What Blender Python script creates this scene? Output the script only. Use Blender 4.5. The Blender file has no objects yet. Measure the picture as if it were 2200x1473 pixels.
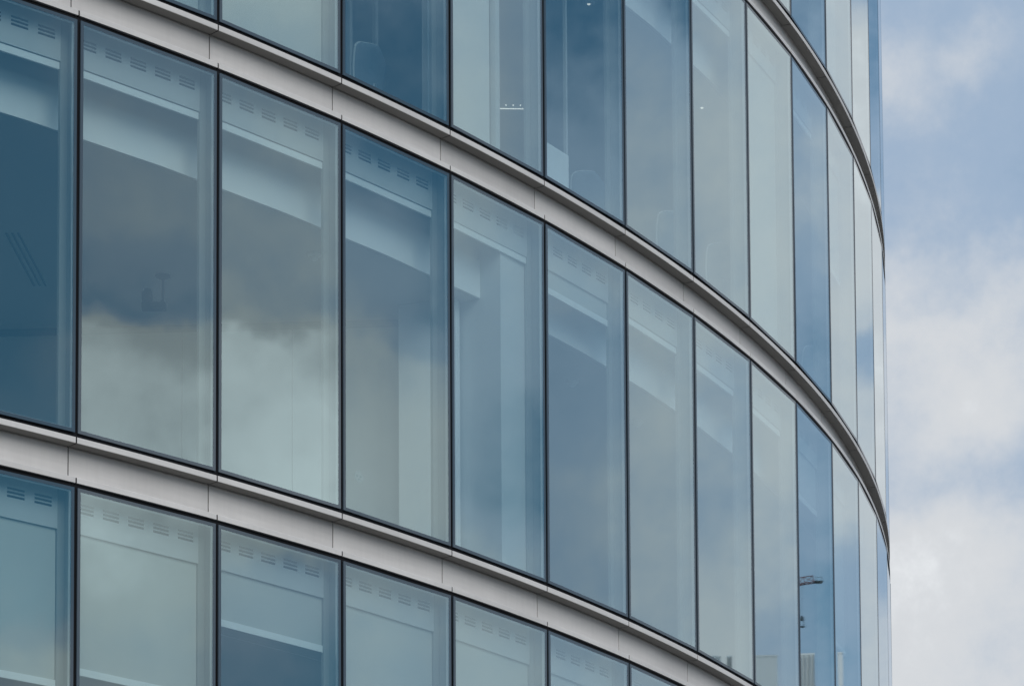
import bpy, math, random
from mathutils import Matrix, Vector
random.seed(7)
S = bpy.context.scene
COL = S.collection

# ------------------------------------------------------------------ dimensions (metres)
H = 3.8            # storey height
W = 1.41939        # width of one glazed bay
DT = 0.0554333     # turn of the facade at every mullion
HB = 0.3192        # ledge underside to lip underside
DEP = 0.112        # depth of the recessed fascia
R = W / 2 / math.sin(DT / 2)
GZ = -10.35        # street level
K0, K1 = -2, 15    # bays modelled in full
ROWS = (0, 1, 2, 3)

def vert(k):
    """corner of the facade polygon in front of mullion k"""
    x = y = 0.0
    if k >= 0:
        for j in range(k):
            a = DT * (j + .5); x += W * math.cos(a); y += W * math.sin(a)
    else:
        for j in range(-1, k - 1, -1):
            a = DT * (j + .5); x -= W * math.cos(a); y -= W * math.sin(a)
    return Vector((x, y, 0))
CEN = Vector((0, 0, 0)) + R * Vector((-math.sin(0), math.cos(0), 0))   # centre of the round plan

def head(k): return DT * (k + .5)
def bay_matrix(k, z=0.0):
    return Matrix.Translation(vert(k) + Vector((0, 0, z))) @ Matrix.Rotation(head(k), 4, 'Z')
def inner(k, d):
    """point d metres inside the facade behind mullion k (k may be fractional)"""
    a = DT * k
    return CEN + (R - d) * Vector((math.sin(a), -math.cos(a), 0))

# ------------------------------------------------------------------ mesh helpers
class MB:
    def __init__(s): s.v = []; s.f = []; s.m = []
    def quad(s, a, b, c, d, m=0):
        n = len(s.v); s.v += [tuple(a), tuple(b), tuple(c), tuple(d)]; s.f.append((n, n+1, n+2, n+3)); s.m.append(m)
    def box(s, x0, x1, y0, y1, z0, z1, m=0):
        n = len(s.v)
        s.v += [(x0,y0,z0),(x1,y0,z0),(x1,y1,z0),(x0,y1,z0),(x0,y0,z1),(x1,y0,z1),(x1,y1,z1),(x0,y1,z1)]
        for q in ((0,3,2,1),(4,5,6,7),(0,1,5,4),(1,2,6,5),(2,3,7,6),(3,0,4,7)):
            s.f.append(tuple(n+i for i in q)); s.m.append(m)
    def hexa(s, p, m=0):
        """eight corners: four below, four above, both counter-clockwise from above"""
        n = len(s.v); s.v += [tuple(q) for q in p]
        for q in ((0,3,2,1),(4,5,6,7),(0,1,5,4),(1,2,6,5),(2,3,7,6),(3,0,4,7)):
            s.f.append(tuple(n+i for i in q)); s.m.append(m)
    def tube(s, a, b, r0, r1=None, n=10, m=0, caps=True):
        r1 = r0 if r1 is None else r1
        a = Vector(a); b = Vector(b); t = (b-a).normalized()
        u = t.orthogonal().normalized(); w = t.cross(u); k = len(s.v)
        for p, r in ((a, r0), (b, r1)):
            for i in range(n):
                g = 2*math.pi*i/n; s.v.append(tuple(p + r*(math.cos(g)*u + math.sin(g)*w)))
        for i in range(n):
            j = (i+1) % n; s.f.append((k+i, k+j, k+n+j, k+n+i)); s.m.append(m)
        if caps:
            s.f.append(tuple(k+i for i in range(n-1,-1,-1))); s.m.append(m)
            s.f.append(tuple(k+n+i for i in range(n))); s.m.append(m)
    def lathe(s, c, prof, n=20, m=0):
        k = len(s.v)
        for r, z in prof:
            for i in range(n):
                g = 2*math.pi*i/n; s.v.append((c[0]+r*math.cos(g), c[1]+r*math.sin(g), c[2]+z))
        for q in range(len(prof)-1):
            for i in range(n):
                j = (i+1) % n; s.f.append((k+q*n+i, k+q*n+j, k+(q+1)*n+j, k+(q+1)*n+i)); s.m.append(m)
        s.f.append(tuple(k+i for i in range(n-1,-1,-1))); s.m.append(m)
        e = k+(len(prof)-1)*n; s.f.append(tuple(e+i for i in range(n))); s.m.append(m)
    def mesh(s, name, mats):
        me = bpy.data.meshes.new(name); me.from_pydata(s.v, [], s.f)
        for x in mats: me.materials.append(x)
        for p, i in zip(me.polygons, s.m): p.material_index = i
        me.update(); return me

def link(name, me, parent=None, mat=None):
    o = bpy.data.objects.new(name, me); COL.objects.link(o)
    if parent is not None: o.parent = parent
    if mat is not None: o.matrix_local = mat
    return o
def bevel(o, w, seg=2):
    b = o.modifiers.new('edge', 'BEVEL'); b.width = w; b.segments = seg; b.limit_method = 'ANGLE'
    return o
def smooth(o):
    for p in o.data.polygons: p.use_smooth = True
    return o
def tag(o, label=None, cat=None, group=None, kind=None):
    if label: o['label'] = label
    if cat: o['category'] = cat
    if group: o['group'] = group
    if kind: o['kind'] = kind
    return o
def thing(name, loc, label, cat, group=None, rz=0):
    o = bpy.data.objects.new(name, None); COL.objects.link(o)
    o.location = loc; o.rotation_euler = (0, 0, rz); o.empty_display_size = .3
    return tag(o, label, cat, group)

# ------------------------------------------------------------------ materials
def new_mat(name):
    m = bpy.data.materials.new(name); m.use_nodes = True; nt = m.node_tree; nt.nodes.clear()
    out = nt.nodes.new('ShaderNodeOutputMaterial'); return m, nt, out
def N(nt, t, **kw):
    n = nt.nodes.new(t)
    for k, v in kw.items(): setattr(n, k, v)
    return n
def math_node(nt, op, a, b=None, clamp=False):
    n = N(nt, 'ShaderNodeMath', operation=op); n.use_clamp = clamp
    for i, x in enumerate((a, b)):
        if x is None: continue
        if isinstance(x, (int, float)): n.inputs[i].default_value = x
        else: nt.links.new(x, n.inputs[i])
    return n.outputs[0]
def principled(name, col, rough=.5, metal=0.0, var=.08, scale=(3, 3, 3), bump=0.0, bscale=60, spec=.5, emit=None, estr=0):
    m, nt, out = new_mat(name)
    p = N(nt, 'ShaderNodeBsdfPrincipled')
    tc = N(nt, 'ShaderNodeTexCoord'); mp = N(nt, 'ShaderNodeMapping'); mp.inputs['Scale'].default_value = scale
    nt.links.new(tc.outputs['Object'], mp.inputs[0])
    no = N(nt, 'ShaderNodeTexNoise'); no.inputs['Scale'].default_value = 1; no.inputs['Detail'].default_value = 5
    nt.links.new(mp.outputs[0], no.inputs[0])
    ra = N(nt, 'ShaderNodeValToRGB')
    ra.color_ramp.elements[0].position = .25; ra.color_ramp.elements[1].position = .75
    ra.color_ramp.elements[0].color = tuple(c*(1-var) for c in col)+(1,)
    ra.color_ramp.elements[1].color = tuple(min(1, c*(1+var)) for c in col)+(1,)
    nt.links.new(no.outputs[0], ra.inputs[0]); nt.links.new(ra.outputs[0], p.inputs['Base Color'])
    p.inputs['Roughness'].default_value = rough; p.inputs['Metallic'].default_value = metal
    p.inputs['Specular IOR Level'].default_value = spec
    if emit:
        p.inputs['Emission Color'].default_value = emit+(1,); p.inputs['Emission Strength'].default_value = estr
    if bump:
        n2 = N(nt, 'ShaderNodeTexNoise'); n2.inputs['Scale'].default_value = bscale
        nt.links.new(tc.outputs['Object'], n2.inputs[0])
        b = N(nt, 'ShaderNodeBump'); b.inputs['Strength'].default_value = bump; b.inputs['Distance'].default_value = .01
        nt.links.new(n2.outputs[0], b.inputs['Height']); nt.links.new(b.outputs[0], p.inputs['Normal'])
    nt.links.new(p.outputs[0], out.inputs[0]); return m

F0, FP = .125, 1.25
def glass_mat(name, f0, tint, refl_tint):
    m, nt, out = new_mat(name)
    lw = N(nt, 'ShaderNodeLayerWeight'); lw.inputs['Blend'].default_value = .5
    pw = math_node(nt, 'POWER', lw.outputs['Facing'], FP)
    fr = math_node(nt, 'ADD', math_node(nt, 'MULTIPLY', pw, 1-f0), f0, True)
    tr = N(nt, 'ShaderNodeBsdfTransparent'); tr.inputs[0].default_value = tint+(1,)
    gl = N(nt, 'ShaderNodeBsdfGlossy'); gl.inputs['Roughness'].default_value = .012
    mc = N(nt, 'ShaderNodeMix', data_type='RGBA')
    nt.links.new(math_node(nt, 'POWER', lw.outputs['Facing'], 3.0), mc.inputs[0])
    mc.inputs[6].default_value = refl_tint+(1,); mc.inputs[7].default_value = (.93, .94, .955, 1)
    nt.links.new(mc.outputs[2], gl.inputs[0])
    # faint roller-wave of the toughened pane
    tc = N(nt, 'ShaderNodeTexCoord'); mp = N(nt, 'ShaderNodeMapping'); mp.inputs['Scale'].default_value = (1.1, 1, .8)
    nt.links.new(tc.outputs['Object'], mp.inputs[0])
    no = N(nt, 'ShaderNodeTexNoise'); no.inputs['Scale'].default_value = 1.3; no.inputs['Detail'].default_value = 1
    nt.links.new(mp.outputs[0], no.inputs[0])
    bu = N(nt, 'ShaderNodeBump'); bu.inputs['Strength'].default_value = .008; bu.inputs['Distance'].default_value = .02
    nt.links.new(no.outputs[0], bu.inputs['Height']); nt.links.new(bu.outputs[0], gl.inputs['Normal'])
    mx = N(nt, 'ShaderNodeMixShader'); nt.links.new(fr, mx.inputs[0])
    nt.links.new(tr.outputs[0], mx.inputs[1]); nt.links.new(gl.outputs[0], mx.inputs[2])
    nt.links.new(mx.outputs[0], out.inputs[0]); return m

M = {}
M['glass'] = glass_mat('coated facade glass', F0, (.79, .88, .895), (.73, .92, .94))
M['edge'] = principled('glass edge', (.01, .03, .035), .15, var=.02)
def clear_mat():
    m, nt, out = new_mat('inner glass face'); tr = N(nt, 'ShaderNodeBsdfTransparent'); tr.inputs[0].default_value = (.97, .99, .985, 1)
    nt.links.new(tr.outputs[0], out.inputs[0]); return m
M['clear'] = clear_mat()
def cladding(name, col, rough=.5):
    m, nt, out = new_mat(name); L_ = nt.links.new
    p = N(nt, 'ShaderNodeBsdfPrincipled'); p.inputs['Roughness'].default_value = rough; p.inputs['Specular IOR Level'].default_value = .3
    tc = N(nt, 'ShaderNodeTexCoord'); oi = N(nt, 'ShaderNodeObjectInfo')
    ad = N(nt, 'ShaderNodeVectorMath', operation='ADD'); L_(tc.outputs['Object'], ad.inputs[0])
    sc = math_node(nt, 'MULTIPLY', oi.outputs['Random'], 37.0); L_(sc, ad.inputs[1])
    def nz(scale, det, a, b):
        mp = N(nt, 'ShaderNodeMapping'); mp.inputs['Scale'].default_value = scale; L_(ad.outputs[0], mp.inputs[0])
        n = N(nt, 'ShaderNodeTexNoise'); n.inputs['Scale'].default_value = 1; n.inputs['Detail'].default_value = det; L_(mp.outputs[0], n.inputs[0])
        r_ = N(nt, 'ShaderNodeMapRange'); r_.inputs[1].default_value = .35; r_.inputs[2].default_value = .7; r_.inputs[3].default_value = a; r_.inputs[4].default_value = b
        L_(n.outputs[0], r_.inputs[0]); return r_.outputs[0]
    f = math_node(nt, 'MULTIPLY', nz((1.1, 2, 2.5), 4, 1.05, .90), nz((26, 26, 1.6), 3, 1.01, .975))     # blotches, then rain streaks
    f = math_node(nt, 'MULTIPLY', f, nz((1.6, 3, 30), 3, 1.02, .96))                                      # faint rolling lines
    f = math_node(nt, 'MULTIPLY', f, math_node(nt, 'ADD', math_node(nt, 'MULTIPLY', oi.outputs['Random'], .07), .955))
    mx = N(nt, 'ShaderNodeMix', data_type='RGBA', blend_type='MULTIPLY'); mx.inputs[0].default_value = 1
    mx.inputs[6].default_value = col+(1,); L_(f, mx.inputs[7]); L_(mx.outputs[2], p.inputs['Base Color'])
    L_(p.outputs[0], out.inputs[0]); return m
M['metal'] = cladding('satin silver cladding', (.63, .605, .588))
M['ledge'] = cladding('satin silver ledge', (.68, .652, .63))
M['soffit'] = principled('shade-darkened soffit', (.25, .243, .23), .6, 0.0, var=.08, scale=(1.5, 4, 9), spec=.15)  # darker than the ledge: underside shade is put into the base colour
M['black'] = principled('black gasket', (.006, .006, .008), .6, var=.02, spec=.2)
M['frit'] = principled('fritted glass edge', (.060, .088, .115), .03, var=.02, spec=.5)
M['spacer'] = principled('aluminium spacer', (.62, .64, .64), .35, .4, var=.03)
M['lining'] = principled('pale grey lining', (.50, .515, .51), .5, var=.03, scale=(.8, .8, .8))
M['post'] = principled('shade-darkened side posts', (.30, .31, .305), .5, var=.03, scale=(.8, .8, .8))  # darker copy of the lining; weaker light on the posts put into colour
M['casing'] = principled('casing paint', (.62, .63, .62), .7, var=.03, scale=(.5, .5, .5))
M['blind'] = principled('roller blind fabric', (.50, .515, .49), .8, var=.05, scale=(2, 2, .5))
M['bar'] = principled('blind bottom bar', (.84, .86, .85), .4, var=.02)
M['white'] = principled('white plaster', (.90, .91, .90), .7, var=.03, scale=(.5, .5, .5))
M['ceil'] = principled('ceiling tiles', (.56, .57, .56), .8, var=.04, scale=(.6, .6, .6))
M['wall'] = principled('interior wall panel', (.58, .59, .58), .7, var=.04, scale=(.4, .4, .4))
M['carpet'] = principled('grey carpet', (.16, .16, .17), .9, var=.15, scale=(20, 20, 20))
M['dark'] = principled('dark shadow gap', (.05, .055, .06), .6, var=.05)
M['core'] = principled('core wall', (.35, .36, .36), .7, var=.04, scale=(.3, .3, .3))
M['chairfab'] = principled('chair fabric', (.09, .12, .15), .8, var=.1, scale=(30, 30, 30))
M['chairtrim'] = principled('chair plastic rim', (.42, .45, .45), .4, var=.03)
M['chrome'] = principled('polished aluminium', (.7, .7, .7), .25, .9, var=.02)
M['lamp'] = principled('lit lamp', (.9, .9, .85), .5, var=.0, emit=(1, .95, .85), estr=1.1)
M['crane'] = principled('crane steel, faded red', (.20, .07, .07), .55, var=.15)
M['cranedark'] = principled('crane hook steel', (.05, .07, .08), .5, .3, var=.1)
M['towerwhite'] = principled('white cladding', (.90, .92, .92), .6, var=.04, scale=(.2, .2, .05))
M['sticker'] = principled('white vinyl sticker', (.36, .38, .37), .5, var=.03)
M['stickerink'] = principled('grey sticker print', (.20, .23, .23), .5, var=.03)
M['paving'] = principled('street paving', (.06, .06, .058), .85, var=.2, scale=(.15, .15, .15), bump=.2, bscale=3, spec=.0)
M['rear'] = principled('rear dark glazing', (.03, .045, .055), .08, .0, var=.1, scale=(.3, .3, .3), spec=.9)
M['roof'] = principled('roof membrane', (.25, .25, .25), .8, var=.1)

# ------------------------------------------------------------------ ground
g = MB(); n = 48
ring = [(6000*math.cos(2*math.pi*i/n), 6000*math.sin(2*math.pi*i/n), GZ) for i in range(n)]
g.v = ring; g.f = [tuple(range(n))]; g.m = [0]
tag(link('ground', g.mesh('ground', [M['paving']])), kind='structure')

# ------------------------------------------------------------------ the building
B = thing('office_building', (0, 0, GZ), 'round office building with curved blue glass curtain wall and silver bands', 'building')
def world(me_name, mb, mats, parent=B, name=None):
    """a part given in world coordinates, hung under the building"""
    return link(name or me_name, mb.mesh(me_name, mats), parent, Matrix.Translation((0, 0, -GZ)))
def part_at(name, me, k, z, parent=B):
    return link(name, me, parent, Matrix.Translation((0, 0, -GZ)) @ bay_matrix(k, z))

ZB = -H + .085            # glass bottom, measured from the band above (z = 0)
ZT = -HB - .036           # glass top
GAP = .017
HDR = -HB - .345          # underside of the slotted header

# meshes shared by every bay; local x along the bay, y inwards, z up from the band above the window
mb = MB()                                                       # black sub-frame and gaskets
e0, e1, dd0, dd1 = -.03, .050, .0170, .036
mb.box(e0, e1, dd0, dd1, ZB-.03, ZT+.03); mb.box(W-.030, W+.052, dd0+.0012, dd1+.0011, ZB-.03, ZT+.03)
mb.box(e1, W-.030, dd0, dd1, ZT-.015, ZT+.035); mb.box(e1, W-.030, dd0, dd1, ZB-.034, ZB+.012)
ME_FRAME = mb.mesh('window', [M['black']])

mb = MB(); mb.box(GAP, W-GAP, 0, .010, ZB, ZT, 2)
mb.m = [2, 2, 0, 2, 1, 2]
ME_GLASS = mb.mesh('glass_pane', [M['glass'], M['clear'], M['edge']])

def ring_mesh(name, inset, wd, d0, d1, mat):
    mb = MB(); x0, x1, z0, z1 = GAP+inset, W-GAP-inset, ZB+inset, ZT-inset
    mb.box(x0, x0+wd, d0, d1, z0, z1); mb.box(x1-wd, x1, d0, d1, z0, z1)
    mb.box(x0+wd, x1-wd, d0, d1, z1-wd, z1); mb.box(x0+wd, x1-wd, d0, d1, z0, z0+wd)
    return mb.mesh(name, [mat])
ME_FRIT = ring_mesh('edge_band', -.0004, .028, -.0007, .0106, M['frit'])
ME_SPACER = ring_mesh('spacer_bar', .0285, .0060, .0120, .030, M['spacer'])

def lining_mesh():
    mb = MB(); d0, d1 = .150, .178
    xl, xr = .0052, W-.0052; ol, orr = .074, 1.345
    zt = -HB+.06
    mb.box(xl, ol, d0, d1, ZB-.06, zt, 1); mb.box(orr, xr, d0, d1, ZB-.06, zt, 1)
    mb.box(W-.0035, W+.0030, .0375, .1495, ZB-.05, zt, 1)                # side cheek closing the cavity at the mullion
    # header panel with five groups of three ventilation slots
    zs = []; zc = -HB-.139
    for i in (-1, 0, 1): zs.append((zc+i*.031-.0095, zc+i*.031+.0095))
    xs = [(c-.081, c+.081) for c in (.205, .457, .709, .961, 1.213)]
    zcuts = sorted([HDR, zt]+[v for q in zs for v in q]); xcuts = sorted([ol, orr]+[v for q in xs for v in q])
    for i in range(len(zcuts)-1):
        zm = (zcuts[i]+zcuts[i+1])/2; inz = any(a < zm < b for a, b in zs)
        if not inz: mb.box(ol, orr, d0, d0+.006, zcuts[i], zcuts[i+1]); continue
        for j in range(len(xcuts)-1):
            xm = (xcuts[j]+xcuts[j+1])/2
            if not any(a < xm < b for a, b in xs): mb.box(xcuts[j], xcuts[j+1], d0, d0+.006, zcuts[i], zcuts[i+1])
    mb.box(ol, orr, d0, d1, ZB-.06, ZB+.01)
    return mb.mesh('lining_frame', [M['lining'], M['post']])
ME_LINING = lining_mesh()
mb = MB(); mb.box(.03, W-.03, .20, .205, HDR+.02, -HB+.06); ME_VOID = mb.mesh('void_shade_sheet', [M['black']])  # black sheet stands in for the shade of the void behind the slots

def blind_meshes(drop):
    mb = MB(); mb.box(.080, 1.339, .168, .170, drop+.05, HDR+.04)
    bar = MB(); bar.box(.078, 1.341, .158, .176, drop, drop+.058)
    return mb.mesh('blind', [M['blind']]), bar.mesh('blind_bottom_bar', [M['bar']])
BC = {}
DROPS = {(0,-2):-1.93, (0,-1):-1.93, (0,0):-1.795, (0,1):-1.130, (0,2):-2.05, (0,3):-2.3, (0,4):-2.1, (0,5):-1.7,
         (1,4):-.890, (2,1):-3.70, (2,0):-3.70, (2,-1):-3.70, (2,7):-3.70, (2,9):-1.9, (1,9):-2.4, (1,8):-1.2,
         (3,7):-2.6, (3,9):-3.4, (3,10):-3.0, (2,10):-3.2, (2,11):-2.9}
RETR = HDR - .066

# spandrel band between storeys; z = 0 is the underside of the ledge
NS = 10
def bulge(u):
    return math.sqrt(max(0, R*R-(u-W/2)**2)) - math.sqrt(R*R-W*W/4)
def curved_box(mb, u0, u1, d0, d1, z0, z1, m=0, chamfer=0):
    """box that follows the curve of the plan; d0 is the outer face"""
    prof = [(d0+chamfer, z0), (d1, z0), (d1, z1), (d0+chamfer, z1), (d0, z1-chamfer), (d0, z0+chamfer)] if chamfer else [(d0, z0), (d1, z0), (d1, z1), (d0, z1)]
    k = len(mb.v); n = len(prof)
    for i in range(NS+1):
        u = u0+(u1-u0)*i/NS; b = bulge(u)
        for d, z in prof: mb.v.append((u, d-b, z))
    for i in range(NS):
        for j in range(n):
            a = k+i*n+j; b = k+i*n+(j+1) % n
            mb.f.append((a, a+n, b+n, b)); mb.m.append(m)
    mb.f.append(tuple(k+j for j in range(n))); mb.m.append(m)
    mb.f.append(tuple(k+NS*n+j for j in range(n-1, -1, -1))); mb.m.append(m)
J = .0072
mb = MB()
curved_box(mb, .0085, W-.0085, DEP, DEP+.02, -HB+.01, -.0005)
curved_box(mb, J, W-J, DEP-.0045, DEP-.0003, -.016, -.010)
mb.box(-.0084, .0084, DEP+.006, DEP+.03, -HB+.01, -.001, 1)
ME_FASCIA = mb.mesh('spandrel_panel', [M['metal'], M['black']])
mb = MB(); curved_box(mb, J, W-J, 0, DEP+.03, .0022, .05, 0, .0018); mb.box(-.0071, .0071, .004, DEP+.03, .002, .048, 1)
ME_LEDGE = mb.mesh('sill_ledge', [M['ledge'], M['black']])
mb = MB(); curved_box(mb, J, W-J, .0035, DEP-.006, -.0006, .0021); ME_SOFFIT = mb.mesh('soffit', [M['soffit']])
mb = MB(); curved_box(mb, J, W-J, 0, DEP-.001, -HB, -HB+.046, 0, .0018); mb.box(-.0071, .0071, .004, DEP-.001, -HB+.002, -HB+.044, 1)
ME_LIP = mb.mesh('lower_lip', [M['ledge'], M['black']])

for b in range(-1, 4):
    for k in range(K0, K1+1):
        p = part_at('spandrel_panel', ME_FASCIA, k, b*H)
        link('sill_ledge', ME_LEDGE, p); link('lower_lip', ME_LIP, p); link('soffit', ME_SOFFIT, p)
rt_ = random.Random(3)
for r in ROWS:
    for k in range(K0, K1+1):
        w = part_at('window', ME_FRAME, k, r*H)
        still = (r == 1 and k in (6, 7, 8, 9))
        gl = link('glass_pane', ME_GLASS, w)
        tx, tz = rt_.uniform(-.0016, .0016), rt_.uniform(-.0018, .0018)
        if not still:
            TL = Matrix.Translation((W/2, 0, -H/2)) @ Matrix.Rotation(tz, 4, 'Z') @ Matrix.Rotation(tx, 4, 'X') @ Matrix.Translation((-W/2, 0, H/2))
        else: TL = Matrix.Identity(4)
        gl.matrix_local = TL
        link('edge_band', ME_FRIT, w, TL); link('spacer_bar', ME_SPACER, w, TL)
        link('lining_frame', ME_LINING, w); link('void_shade_sheet', ME_VOID, w)
        dr = DROPS.get((r, k), RETR)
        if (r, k) == (1, 3): dr = HDR-.06
        if dr not in BC: BC[dr] = blind_meshes(dr)
        bl, ba = BC[dr]
        link('blind', bl, w); link('blind_bottom_bar', ba, w)

def strip(mb, ka, kb, d0, d1, z0, z1, m=0, steps=None):
    """curved solid between two depths behind the facade, from mullion ka to kb"""
    n = steps or max(1, int(math.ceil(kb-ka)))
    for i in range(n):
        a = ka+(kb-ka)*i/n; b = ka+(kb-ka)*(i+1)/n
        pa, pb, qa, qb = inner(a, d0), inner(b, d0), inner(a, d1), inner(b, d1)
        P = [(p.x, p.y, z0) for p in (pa, pb, qb, qa)]+[(p.x, p.y, z1) for p in (pa, pb, qb, qa)]
        mb.hexa(P, m)

KA, KB = K0-1, K1+2
for r in range(-1, 4):
    mb = MB(); strip(mb, KA, KB, DEP+.035, 8, r*H-.27, r*H+.045)
    world('floor_slab', mb, [M['carpet']])
for r in ROWS:
    mb = MB(); strip(mb, KA, KB, .45, 8, r*H-1.10, r*H-1.06)
    world('ceiling', mb, [M['ceil']])
    mb = MB(); strip(mb, KA, KB, 7.5, 8.1, (r-1)*H+.045, r*H-.27)
    world('core_wall', mb, [M['core']])
    spans = [(KA, KB)] if r != 1 else [(KA, 3.69), (3.98, KB)]
    mb = MB()
    for a, b in spans:
        strip(mb, a, b, .42, .449, r*H-1.10, r*H-.74)
        strip(mb, a, b, .45, .47, r*H-1.055, r*H-.271)
    world('bulkhead', mb, [M['white']])

# storey with the projector: column, corner casing and panelled partition
def wall_line(mb, a, b, th, z0, z1, m=0):
    a = Vector(a+(0,)); b = Vector(b+(0,)); t = (b-a).normalized(); nn = Vector((-t.y, t.x, 0))*th
    P = [a, b, b+nn, a+nn]
    mb.hexa([(p.x, p.y, z0) for p in P]+[(p.x, p.y, z1) for p in P], m)
mb = MB(); wall_line(mb, (4.67, 1.57), (4.95, 1.085), .10, .045, H-1.10)
bevel(world('column', mb, [M['white']]), .006)
mb = MB(); strip(mb, 3.69, 3.98, .19, 1.5, .045, H-.30, steps=2)
world('column_casing', mb, [M['casing']])
A, Bq = Vector((0.0, 6.83)), Vector((5.55, 1.18)); L = (Bq-A).length; tdir = (Bq-A)/L
nin = Vector((-tdir.y, tdir.x))      # away from the camera
mb = MB(); s = 0.0; first = True
cuts = [0]+[(x-A.x)/tdir.x for x in (.61, 1.33, 2.05, 2.77, 3.49, 4.21, 4.93)]+[L]
for i in range(len(cuts)-1):
    a = A+tdir*(cuts[i]+.004)+nin*.02; b = A+tdir*(cuts[i+1]-.004)+nin*.02
    wall_line(mb, tuple(a), tuple(b), .03, .045, H-1.17)
wall_line(mb, tuple(A+nin*.055), tuple(Bq+nin*.055), .08, .045, H-1.10, 1)
wall_line(mb, tuple(A+nin*.012), tuple(Bq+nin*.012), .04, H-1.168, H-1.102, 1)
world('partition_wall', mb, [M['wall'], M['dark']])
mb = MB()
for dx in (0, .037, .074):
    a = Vector((1.015+dx, 2.491-dx, 0)); b = Vector((1.90+dx, 3.352-dx, 0)); t = (b-a).normalized(); nn = Vector((-t.y, t.x, 0))*.014
    mb.hexa([(p.x, p.y, H-1.112) for p in (a, b, b+nn, a+nn)]+[(p.x, p.y, H-1.1005) for p in (a, b, b+nn, a+nn)])
tag(world('ceiling_slot', mb, [M['dark']]), 'three dark parallel slots in the ceiling')

# storey above: white panel by the glass, partition posts
def bay_box(name, k, z, u0, u1, d0, d1, z0, z1, mat, parent=B):
    mb = MB(); mb.box(u0, u1, d0, d1, z0, z1); return part_at(name, mb.mesh(name, [mat]), k, z, parent)
bay_box('wall_panel', 3, H, .06, .985, .30, .36, .045, H-1.10, M['casing'])
bay_box('partition_post', 3, H, 1.012, 1.075, .25, .31, .045, H-1.10, M['lining'])
bay_box('partition_post', 2, H, 1.30, 1.335, 1.6, 1.64, .045, H-1.10, M['lining'])
bay_box('partition_post', 2, H, 1.86, 1.90, 1.6, 1.64, .045, H-1.10, M['lining'])
bay_box('partition_post', 2, H, 2.22, 2.26, 1.6, 1.64, .045, H-1.10, M['lining'])
bay_box('partition_post', 4, H, 1.33, 1.36, .6, .63, .045, H-1.10, M['lining'])

# rest of the round tower: lower and upper storeys, back
KN = int(round(2*math.pi/DT))
def shell(mb, ka, kb, z0, z1, d=0.0, m=0, step=1):
    k = ka
    while k < kb-1e-6:
        j = min(k+step, kb); a, b = inner(k, d), inner(j, d)
        mb.quad((a.x, a.y, z0), (b.x, b.y, z0), (b.x, b.y, z1), (a.x, a.y, z1), m); k = j
TOP = 4*H+3.2
mb = MB(); shell(mb, K1+1, KN+K0, GZ, TOP, .03); shell(mb, K0, K1+1, GZ, -H-HB, .03); shell(mb, K0, K1+1, 3*H+.05, TOP, .03)
world('rear_glazing', mb, [M['rear']])
mb = MB()
for b in range(-2, 5):
    for z0, z1 in ((b*H-HB, b*H+.05),):
        if b in (-1, 0, 1, 2, 3): strip(mb, K1+1.02, KN+K0-.02, .0, .2, z0, z1)
        else: strip(mb, 0, KN, .0, .2, z0, z1)
strip(mb, 0, KN, -.02, .3, TOP-.4, TOP+.3)
world('rear_band', mb, [M['metal']])
mb = MB(); pts = [inner(k, .2) for k in range(KN)]
mb.v = [(p.x, p.y, TOP-.1) for p in pts]; mb.f = [tuple(range(KN))]; mb.m = [0]
world('roof', mb, [M['roof']])
mb = MB()
for k in (K0-.6, K1+1.6):
    a, b = inner(k, .1), inner(k, 8)
    mb.quad((a.x, a.y, -H), (b.x, b.y, -H), (b.x, b.y, 3*H), (a.x, a.y, 3*H))
world('end_wall', mb, [M['core']])

# ------------------------------------------------------------------ things inside
pj = thing('projector', (2.624, 2.407, H-1.10), 'dark projector on a short pole under the ceiling of the middle storey', 'projector')
ang = math.radians(-38)
mb = MB(); mb.lathe((0, 0, 0), [(.070, -.001), (.066, -.012), (.03, -.028)], 20); smooth(link('mounting_plate', mb.mesh('mounting_plate', [M['black']]), pj))
mb = MB(); mb.tube((0, 0, -.02), (0, 0, -.22), .011); mb.tube((0, 0, -.22), (-.008, .004, -.262), .011, .022); link('pole', mb.mesh('pole', [M['black']]), pj)
Rz = Matrix.Rotation(ang, 4, 'Z')
mb = MB(); mb.box(-.19, .03, -.07, .07, -.31, -.262); bevel(link('body', mb.mesh('body', [M['black']]), pj, Rz), .012)
mb = MB(); mb.box(-.185, -.09, -.05, .05, -.258, -.16); mb.tube((-.135, 0, -.16), (-.135, 0, -.125), .034, .030, 16)
bevel(link('lens_unit', mb.mesh('lens_unit', [M['black']]), pj, Rz), .008)

def detector(loc, label, em=False):
    t = thing('ceiling_detector' if not em else 'downlight', loc, label, 'detector' if not em else 'lamp')
    mb = MB(); mb.lathe((0, 0, 0), [(.062, -.001), (.060, -.02), (.045, -.03)], 20); smooth(link('base', mb.mesh('base', [M['white']]), t))
    mb = MB(); mb.lathe((0, 0, 0), [(.036, -.028), (.034, -.05), (.018, -.062)] if not em else [(.017, -.030), (.010, -.038)], 16)
    smooth(link('sensor' if not em else 'bulb', mb.mesh('sensor', [M['bar'] if not em else M['lamp']]), t))
    return t
detector((3.304, 1.107, H-1.10), 'small white box fixed to the ceiling behind the third window from the left, middle storey', False)
detector((7.267, 1.995, H-1.10), 'small white ceiling fitting behind the blue pane under a lowered blind, middle storey')
detector((8.581, 2.427, H-1.10), 'faint white ceiling fitting just right of the blue pane with the lowered blind')
detector((7.354, 1.812, 2*H-1.10), 'bright small lamp at the top edge, behind the upper blue pane', True)
detector((9.934, 2.790, 2*H-1.10), 'small lit lamp behind a pale grey pane of the upper storey, right of centre', True)
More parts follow.
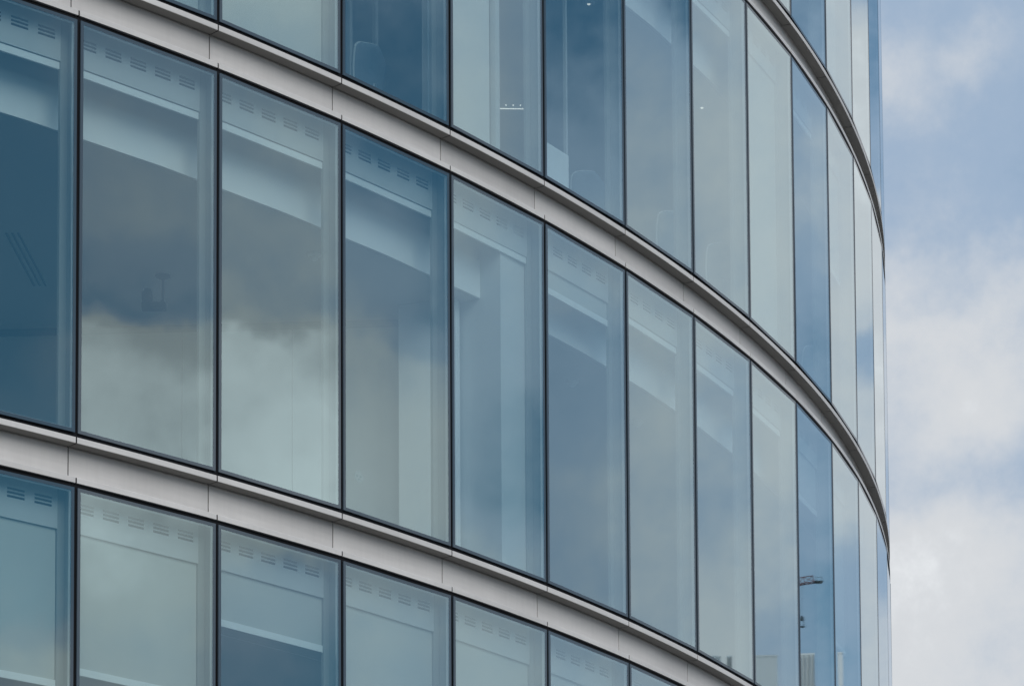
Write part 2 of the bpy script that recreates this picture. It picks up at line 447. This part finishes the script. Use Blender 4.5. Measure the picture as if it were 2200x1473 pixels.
lp = thing('ceiling_lamp', (8.40, 4.06, 2*H-1.10), 'lit strip lamp with five bright spots, seen through an upper window beside a pale post', 'lamp', rz=math.radians(-40))
mb = MB(); mb.box(-.20, .20, -.09, .09, -.05, -.001); bevel(link('housing', mb.mesh('housing', [M['lining']]), lp), .006)
for i in range(5):
    mb = MB(); x = -.15+.075*i; mb.lathe((x, -.05, -.052), [(.005, -.008), (.007, 0)], 8); link('spot', mb.mesh('spot', [M['lamp']]), lp)
mb = MB(); mb.box(-.17, .17, .04, .046, -.056, -.051); link('light_strip', mb.mesh('light_strip', [M['lamp']]), lp)

def chair(loc, rz, label, scale=1.0):
    t = thing('office_chair', loc, label, 'chair', 'office chairs by the upper windows', rz)
    # backrest: rounded curved shell with a pale rim
    bm = MB(); rim = MB(); nu, nv = 10, 14
    def prof(v): 
        w = .255*(1-.12*(1-v)); 
        return w*(1-max(0, (v-.78)/.22)**2.6*.62)
    def P(u, v, off=0.0):
        x = (u*2-1)*prof(v); y = .05*((u*2-1)**2)*-1 + .10*(v-.3)**2 + off
        return (x, y+.18, .48+.50*v)
    for off in (0, .035):
        for i in range(nu+1):
            for j in range(nv+1): bm.v.append(P(i/nu, j/nv, off))
    q = (nu+1)*(nv+1)
    for s_ in (0, 1):
        for i in range(nu):
            for j in range(nv):
                a = s_*q+i*(nv+1)+j; f = (a, a+nv+1, a+nv+2, a+1)
                bm.f.append(f if s_ == 0 else f[::-1]); bm.m.append(0)
    edge = [(0, j) for j in range(nv+1)]+[(i, nv) for i in range(1, nu+1)]+[(nu, j) for j in range(nv-1, -1, -1)]+[(i, 0) for i in range(nu-1, 0, -1)]
    for n_ in range(len(edge)):
        (i0, j0), (i1, j1) = edge[n_], edge[(n_+1) % len(edge)]
        a, b = i0*(nv+1)+j0, i1*(nv+1)+j1
        bm.f.append((a, b, q+b, q+a)); bm.m.append(0)
        rim.tube(P(i0/nu, j0/nv, .0175), P(i1/nu, j1/nv, .0175), .012, n=8, caps=False)
    smooth(link('backrest', bm.mesh('backrest', [M['chairfab']]), t)); smooth(link('backrest_rim', rim.mesh('backrest_rim', [M['chairtrim']]), t))
    mb = MB(); mb.box(-.24, .24, -.26, .20, .43, .50); bevel(link('seat', mb.mesh('seat', [M['chairfab']]), t), .035, 3)
    mb = MB(); mb.tube((0, 0, .12), (0, 0, .43), .03); mb.tube((0, .14, .45), (0, .22, .62), .022); link('stem', mb.mesh('stem', [M['chrome']]), t)
    for i in range(5):
        g_ = 2*math.pi*i/5; mb = MB(); c = Vector((math.cos(g_), math.sin(g_), 0))
        mb.tube(Vector((0, 0, .12))+c*.02, Vector((0, 0, .075))+c*.30, .022, .015); link('leg', mb.mesh('leg', [M['chrome']]), t)
        mb = MB(); s2 = c.cross(Vector((0, 0, 1)))*.02; mb.tube(Vector((0, 0, .032))+c*.30-s2, Vector((0, 0, .032))+c*.30+s2, .031, n=12); link('castor', mb.mesh('castor', [M['dark']]), t)
    return t
FZ = H+.045
def on_floor(k, u, d):
    p = bay_matrix(k, 0) @ Vector((u, d, 0)); return (p.x, p.y, FZ)
chair(on_floor(2, 1.19, .95), head(2)+math.radians(194), 'dark office chair with rounded back and pale rim, close behind an upper blue pane').scale = (1.15, 1, .93)
chair(on_floor(4, 2.16, 1.02), head(4)+math.radians(170), 'pale-rimmed office chair behind the glass next to a white desk screen')
chair(on_floor(5, 2.10, .76), head(5)+math.radians(175), 'faint office chair at the foot of a pane, right of the white desk screen')
chair(on_floor(6, 1.75, .62), head(6)+math.radians(170), 'pale curved chair back low behind a grey pane of the upper storey')
chair(on_floor(8, 2.25, .62), head(8)+math.radians(175), 'faint chair behind the narrow blue-grey pane near the right end of the upper storey')
ds = thing('desk_screen', tuple(on_floor(4, .60, .42)), 'plain white desk screen standing right behind an upper blue pane', 'screen', rz=head(4))
mb = MB(); mb.box(-.10, .46, -.02, .02, .02, .70); bevel(link('panel', mb.mesh('panel', [M['white']]), ds), .008)
for x in (-.04, .36):
    mb = MB(); mb.box(x, x+.06, -.14, .14, 0, .02); link('foot', mb.mesh('foot', [M['chrome']]), ds)

# round sticker on the pane
st = thing('sticker', bay_matrix(2, 0) @ Vector((.222, .0128, .422)), 'small round whitish sticker with a printed face, low on a pane of the middle storey', 'sticker', rz=head(2))
def disc(mb, cx, cz, rx, rz_, y0, y1, n=28, m=0):
    k = len(mb.v)
    for y in (y0, y1):
        for i in range(n):
            a = 2*math.pi*i/n; mb.v.append((cx+rx*math.cos(a), y, cz+rz_*math.sin(a)))
    mb.f.append(tuple(k+i for i in range(n))); mb.m.append(m)
    for i in range(n):
        j = (i+1) % n; mb.f.append((k+i, k+n+i, k+n+j, k+j)); mb.m.append(m)
mb = MB(); disc(mb, 0, 0, .058, .050, -.0008, .0016); link('face_disc', mb.mesh('face_disc', [M['sticker']]), st)
mb = MB()
for cx in (-.024, .022): disc(mb, cx, .004, .012, .008, -.0016, -.0009, 14)
disc(mb, .0, -.022, .007, .007, -.0016, -.0009, 12); disc(mb, .022, -.020, .006, .003, -.0016, -.0009, 10)
link('print', mb.mesh('print', [M['stickerink']]), st)

# ------------------------------------------------------------------ across the street (seen only in the glass)
def tower(az, az2, p, D, label, ribs, name, group, cat='tower'):
    tz = p[2]+D*math.tan(.2578)
    a = Vector((p[0]+D*math.cos(az), p[1]+D*math.sin(az), 0)); b = Vector((p[0]+D*math.cos(az2), p[1]+D*math.sin(az2), 0))
    t = (b-a); w = t.length; t.normalize()
    o = thing(name, (a.x, a.y, GZ), label, cat, group, math.atan2(t.y, t.x))
    hgt = tz-GZ; dp = max(.4, min(9, w))
    mb = MB(); mb.box(0, w, 0, dp, 0, hgt); link('shaft', mb.mesh('shaft', [M['towerwhite']]), o)
    mb = MB(); mb.box(-.02*min(1, w), w+.02*min(1, w), -.02, dp+.02, hgt+.001, hgt+.12); link('coping', mb.mesh('coping', [M['towerwhite']]), o)
    mb = MB()
    for i in range(ribs):
        x = w*(i+.5)/ribs; mb.box(x-.04, x+.04, -.12, -.001, 0, hgt-.02)
    if ribs: link('rib', mb.mesh('rib', [M['lining']]), o)
    return o
tower(-.0473, -.066, (9.25, 1.62, .21), 200, 'white stair tower mirrored at the foot of a grey pane, cut by the ledge', 6, 'white_tower', 'white towers mirrored in the glass')
tower(-.0433, -.0452, (9.25, 1.62, .21), 200, 'slim white flue mirrored beside the cut-off stair tower, low in a grey pane', 3, 'white_flue', 'white towers mirrored in the glass', 'flue')
tower(.0807, .040, (10.35, 2.10, .47), 200, 'widest white block mirrored at the lower right, left of the blue pane', 0, 'white_tower', 'white towers mirrored in the glass')
tower(.2022, .165, (11.4, 2.68, .81), 200, 'white block with vertical ribs mirrored at the foot of the blue pane', 26, 'white_tower', 'white towers mirrored in the glass')
tower(.3209, .3197, (12.45, 3.25, 1.13), 200, 'thin white flue mirrored low in the narrow pane right of the blue one', 0, 'white_flue', 'white towers mirrored in the glass', 'flue')

cr = thing('tower_crane', (452.3, 58, GZ), 'distant reddish tower crane with lattice jib, mirrored in the blue pane at lower right', 'crane')
def crane():
    ox, oy, oz = 452.3, 58, GZ
    def lattice(a, b, w, hh, nseg, rr, tri=False):
        mb = MB(); a = Vector(a); b = Vector(b); t = (b-a).normalized(); sd = t.cross(Vector((0, 0, 1)))
        if sd.length < .1: sd = Vector((1, 0, 0))
        sd.normalize(); u = sd.cross(t).normalized()
        cs = [(-w/2, 0), (w/2, 0), (0, hh)] if tri else [(-w/2, 0), (w/2, 0), (w/2, hh), (-w/2, hh)]
        C_ = lambda c, s: a+(b-a)*s+sd*c[0]+u*c[1]
        for c in cs: mb.tube(C_(c, 0), C_(c, 1), rr, n=6)
        for i in range(nseg):
            s0, s1 = i/nseg, (i+1)/nseg
            for q in range(len(cs)):
                c, d = cs[q], cs[(q+1) % len(cs)]
                if i % 2: c, d = d, c
                mb.tube(C_(c, s0), C_(d, s1), rr*.7, n=5)
                mb.tube(C_(cs[q], s1), C_(cs[(q+1) % len(cs)], s1), rr*.6, n=5)
        return mb
    def add(name, mb, mat): return link(name, mb.mesh(name, [mat]), cr, Matrix.Translation((-ox, -oy, -oz)))
    add('mast', lattice((452.3, 58, GZ), (452.3, 58, 124.5), 1.8, 1.8, 60, .09), M['crane'])
    add('jib', lattice((452.5, 59, 123.60), (452.2, 93.0, 129.92), .9, .98, 27, .065, True), M['crane'])
    mb = MB(); mb.box(451.7, 452.8, 93.02, 94.28, 129.92, 130.06)
    for y in (93.4, 94.2): mb.tube((452.2, y, 130.06), (452.2, y, 130.75), .03, n=6)
    mb.tube((452.2, 93.4, 130.7), (452.2, 94.2, 130.7), .025, n=6)
    add('end_platform', mb, M['cranedark'])
    add('counter_jib', lattice((452.3, 57, 123.4), (452.3, 44, 122.6), 1.2, .9, 10, .08), M['crane'])
    mb = MB(); mb.box(451.4, 453.2, 43.5, 46, 120.8, 122.7); bevel(add('counterweight', mb, M['cranedark']), .05)
    mb = MB(); mb.box(451.2, 452.6, 58.9, 60.6, 121.2, 123.3); bevel(add('cab', mb, M['cranedark']), .1)
    mb = MB(); x, y = 452.5, 91.35
    for dy in (-.25, .25): mb.tube((x, y+dy*.4, 124.9), (x, y+dy*.4, 129.75), .012, n=5)
    mb.box(x-.3, x+.3, y-.22, y+.30, 124.45, 124.82); mb.tube((x-.2, y, 124.9), (x+.2, y, 124.9), .2, n=14)
    for dy in (-.27, .30): mb.tube((x, y+dy, 124.5), (x, y+dy*1.1, 123.6), .055, n=8)
    mb.box(x-.25, x+.25, y-.4, y+.38, 123.42, 123.58)
    add('hook_block', mb, M['cranedark'])
crane()

# ------------------------------------------------------------------ sky and light
SUN_AZ, SUN_EL = math.radians(248), math.radians(37)
wd = bpy.data.worlds.new('World'); S.world = wd; wd.use_nodes = True
nt = wd.node_tree; nt.nodes.clear(); Lk = nt.links.new
out = N(nt, 'ShaderNodeOutputWorld'); bg = N(nt, 'ShaderNodeBackground'); Lk(bg.outputs[0], out.inputs[0])
SKY_STR = .10; bg.inputs[1].default_value = SKY_STR
sky = N(nt, 'ShaderNodeTexSky'); sky.sky_type = 'NISHITA'; sky.sun_disc = False
sky.sun_elevation = SUN_EL; sky.sun_rotation = math.pi/2-SUN_AZ
sky.air_density = 1.0; sky.dust_density = .6; sky.ozone_density = 3.0
tc = N(nt, 'ShaderNodeTexCoord')
def noise(scale, detail, rough=.55, vec=None, offs=(0, 0, 0), stretch=(1, 1, 1)):
    mp = N(nt, 'ShaderNodeMapping'); mp.inputs['Location'].default_value = offs; mp.inputs['Scale'].default_value = stretch
    Lk(vec or tc.outputs['Generated'], mp.inputs[0])
    n = N(nt, 'ShaderNodeTexNoise'); n.inputs['Scale'].default_value = scale; n.inputs['Detail'].default_value = detail; n.inputs['Roughness'].default_value = rough
    Lk(mp.outputs[0], n.inputs[0]); return n
sep = N(nt, 'ShaderNodeSeparateXYZ'); Lk(tc.outputs['Generated'], sep.inputs[0])
az = math_node(nt, 'ARCTAN2', sep.outputs[1], sep.outputs[0]); el = math_node(nt, 'ARCSINE', sep.outputs[2])
wn = noise(26, 4, .6); wsep = N(nt, 'ShaderNodeSeparateColor'); Lk(wn.outputs['Color'], wsep.inputs[0])
def jitter(v, ch, amp): return math_node(nt, 'ADD', v, math_node(nt, 'MULTIPLY', math_node(nt, 'SUBTRACT', ch, .5), amp))
azj = jitter(az, wsep.outputs[0], .016); elj = jitter(el, wsep.outputs[1], .040)
azn = math_node(nt, 'DIVIDE', math_node(nt, 'ADD', azj, 1.2), 2.4, True)
# cloud cover of the sky: azimuth columns against elevation levels
LEV = [.435, .4158, .3952, .3755, .3632, .3519, .3419, .3242, .3038, .2806, .2573]
TAB = [
 (-1.034, [.15,.10,.05,.03,.03,.06,.08,.15,.05,.08,.75]),
 (-1.013, [.25,.20,.10,.08,.10,.18,.28,.30,.05,.05,.95]),
 (-.900,  [.22,.38,.60,.64,.45,.26,1.10,1.22,1.18,1.1,.75]),
 (-.861,  [.30,.45,.62,.66,.55,.40,.85,1.18,1.15,.90,.65]),
 (-.749,  [.80,.60,.68,.70,.68,.85,1.28,1.28,1.30,.65,.30]),
 (-.713,  [.80,.60,.68,.70,.66,.55,1.05,1.28,1.32,.45,.20]),
 (-.601,  [.15,.20,.30,.55,.65,.75,.85,.90,.95,.75,.60]),
 (-.570,  [.35,.22,.10,.15,.12,.40,.75,.85,.90,.70,.60]),
 (-.457,  [.70,.75,.75,.72,.62,.52,.42,.38,.36,.80,.75]),
 (-.431,  [.55,.60,.60,.65,.55,.48,.36,.20,.15,.65,.72]),
 (-.318,  [.15,.30,.45,.58,.62,.60,.44,.40,.56,.58,.66]),
 (-.296,  [.10,.26,.42,.58,.66,.54,.34,.46,.60,.60,.66]),
 (-.184,  [.48,.54,.66,.70,.72,.72,.72,.72,.72,.70,.70]),
 (-.165,  [.12,.55,.70,.74,.74,.74,.74,.76,.72,.70,.70]),
 (-.053,  [.74,.74,.74,.74,.74,.76,.76,.74,.62,.78,.84]),
 (-.038,  [.76,.76,.74,.74,.74,.74,.74,.66,.60,.72,.76]),
 (.074,   [.84,.86,.88,.86,.88,.86,.84,.86,.86,.74,.58]),
 (.087,   [.84,.86,.88,.86,.88,.86,.84,.86,.86,.74,.58]),
 (.198,   [.30,.45,.60,.65,.60,.45,.35,.35,.38,.33,.33]),
 (.208,   [.25,.50,.65,.65,.55,.35,.22,.28,.42,.35,.28]),
 (.320,   [.82,.82,.84,.88,.88,.90,.88,.90,.80,.46,.36]),
 (.327,   [.82,.82,.84,.88,.88,.90,.86,.86,.74,.42,.32]),
 (.438,   [.45,.95,1.0,.95,.90,.75,.42,.78,.82,.80,.78]),
 (.443,   [.40,.95,1.0,.95,.90,.75,.42,.78,.82,.80,.78]),
 (.5555,  [.25,.25,.40,.95,1.0,1.0,1.0,.95,.98,.42,.78]),
 (.640,   [.30,.30,.30,.30,.35,.40,.50,.60,.60,.60,.70]),
 (.678,   [.42,.55,.42,.38,.60,.80,.85,.80,.62,.82,.78]),
 (.698,   [.48,.66,.48,.55,.68,.66,.82,.90,.62,.85,.84]),
 (.715,   [.52,.62,.50,.55,.70,.85,.92,.80,.68,.98,.90]),
 (.780,   [.50,.50,.50,.50,.60,.70,.80,.80,.60,.80,.85]),
]
prev = None
for i, lv in enumerate(LEV):
    ra = N(nt, 'ShaderNodeValToRGB'); cr_ = ra.color_ramp; cr_.interpolation = 'LINEAR'
    while len(cr_.elements) < len(TAB): cr_.elements.new(.5)
    for e, (a, vals) in zip(cr_.elements, TAB): e.position = (a+1.2)/2.4
    for e, (a, vals) in zip(cr_.elements, TAB): e.color = (vals[i],)*3+(1,)
    Lk(azn, ra.inputs[0])
    if prev is None: prev = ra.outputs[0]; continue
    mr = N(nt, 'ShaderNodeMapRange'); mr.interpolation_type = 'SMOOTHSTEP'
    mr.inputs[1].default_value = LEV[i-1]; mr.inputs[2].default_value = lv; Lk(elj, mr.inputs[0])
    mx = N(nt, 'ShaderNodeMix', data_type='RGBA'); Lk(mr.outputs[0], mx.inputs[0]); Lk(prev, mx.inputs[6]); Lk(ra.outputs[0], mx.inputs[7]); prev = mx.outputs[2]
# everywhere else: broken cloud from noise
gen = noise(3.2, 9, .58, offs=(1.7, .4, 0), stretch=(1, 1, 1.6))
gm = N(nt, 'ShaderNodeMapRange'); gm.inputs[1].default_value = .36; gm.inputs[2].default_value = .60; Lk(gen.outputs[0], gm.inputs[0])
def ramp(v, a, b):
    m_ = N(nt, 'ShaderNodeMapRange'); m_.interpolation_type = 'SMOOTHSTEP'; m_.inputs[1].default_value = a; m_.inputs[2].default_value = b; Lk(v, m_.inputs[0]); return m_.outputs[0]
msk = math_node(nt, 'MULTIPLY', math_node(nt, 'MULTIPLY', ramp(el, .20, .24), ramp(el, .52, .45)), math_node(nt, 'MULTIPLY', ramp(az, -1.25, -1.10), ramp(az, .95, .80)))
mx = N(nt, 'ShaderNodeMix', data_type='RGBA'); Lk(msk, mx.inputs[0]); Lk(gm.outputs[0], mx.inputs[6]); Lk(prev, mx.inputs[7])
bw = N(nt, 'ShaderNodeRGBToBW'); Lk(mx.outputs[2], bw.inputs[0])
fine = noise(36, 9, .64, offs=(3, 1, 2)); big = noise(14, 6, .58, offs=(7, 2, 5))
den = math_node(nt, 'ADD', bw.outputs[0], math_node(nt, 'MULTIPLY', math_node(nt, 'SUBTRACT', fine.outputs[0], .5), .50))
den = math_node(nt, 'ADD', den, math_node(nt, 'MULTIPLY', math_node(nt, 'SUBTRACT', big.outputs[0], .5), .28))
# clear Nishita blue -> thin veil -> lit cloud
tint = N(nt, 'ShaderNodeMix', data_type='RGBA', blend_type='MULTIPLY'); tint.inputs[0].default_value = 1
Lk(sky.outputs[0], tint.inputs[6]); tint.inputs[7].default_value = (.58, .95, .93, 1)
veil = N(nt, 'ShaderNodeMix', data_type='RGBA'); Lk(ramp(den, .05, .48), veil.inputs[0]); Lk(tint.outputs[2], veil.inputs[6])
veil.inputs[7].default_value = tuple(c/SKY_STR for c in (.34, .45, .60))+(1,)
cloud = N(nt, 'ShaderNodeMix', data_type='RGBA'); Lk(ramp(den, .45, .95), cloud.inputs[0]); Lk(veil.outputs[2], cloud.inputs[6])
cloud.inputs[7].default_value = tuple(c/SKY_STR for c in (.665, .69, .72))+(1,)
bright = N(nt, 'ShaderNodeMix', data_type='RGBA'); Lk(ramp(den, .92, 1.35), bright.inputs[0]); Lk(cloud.outputs[2], bright.inputs[6])
bright.inputs[7].default_value = tuple(c/SKY_STR for c in (1.26, 1.29, 1.31))+(1,)
# the overcast is lighter high overhead than near the horizon
lift = N(nt, 'ShaderNodeMix', data_type='RGBA', blend_type='MULTIPLY'); lift.inputs[0].default_value = 1
gain = math_node(nt, 'ADD', math_node(nt, 'MULTIPLY', ramp(el, .55, 1.0), .9), 1.0)
Lk(bright.outputs[2], lift.inputs[6]); Lk(gain, lift.inputs[7]); Lk(lift.outputs[2], bg.inputs[0])

sl = bpy.data.lights.new('sun', 'SUN'); sl.energy = 1.7; sl.angle = math.radians(45); sl.color = (1, .95, .88)
so = bpy.data.objects.new('sun', sl); COL.objects.link(so)
sd = Vector((math.cos(SUN_EL)*math.cos(SUN_AZ), math.cos(SUN_EL)*math.sin(SUN_AZ), math.sin(SUN_EL)))
so.rotation_euler = sd.to_track_quat('Z', 'Y').to_euler(); so.location = sd*80

# ------------------------------------------------------------------ camera (upright, lens shifted up)
cam = bpy.data.cameras.new('camera'); co = bpy.data.objects.new('camera', cam); COL.objects.link(co)
yaw, pit, roll = .82983174, .09570887, -.00583856
fw = Vector((math.cos(pit)*math.cos(yaw), math.cos(pit)*math.sin(yaw), math.sin(pit)))
r0 = Vector((math.sin(yaw), -math.cos(yaw), 0)); u0 = r0.cross(fw)
rt = r0*math.cos(roll)+u0*math.sin(roll); up = rt.cross(fw)
mw = Matrix(((rt.x, up.x, -fw.x, -15.438512), (rt.y, up.y, -fw.y, -21.880086), (rt.z, up.z, -fw.z, -8.752822), (0, 0, 0, 1)))
co.matrix_world = mw
cam.sensor_fit = 'HORIZONTAL'; cam.sensor_width = 36; cam.lens = math.exp(8.91938569)/2200*36
cam.shift_y = 1901.8635/2200; cam.clip_start = .1; cam.clip_end = 20000
S.camera = co

S.view_settings.view_transform = 'Standard'; S.view_settings.look = 'None'; S.view_settings.exposure = 0; S.view_settings.gamma = 1
S.render.engine = 'CYCLES'
c = S.cycles; c.max_bounces = 10; c.transparent_max_bounces = 16; c.diffuse_bounces = 4; c.glossy_bounces = 4
c.sample_clamp_indirect = 6
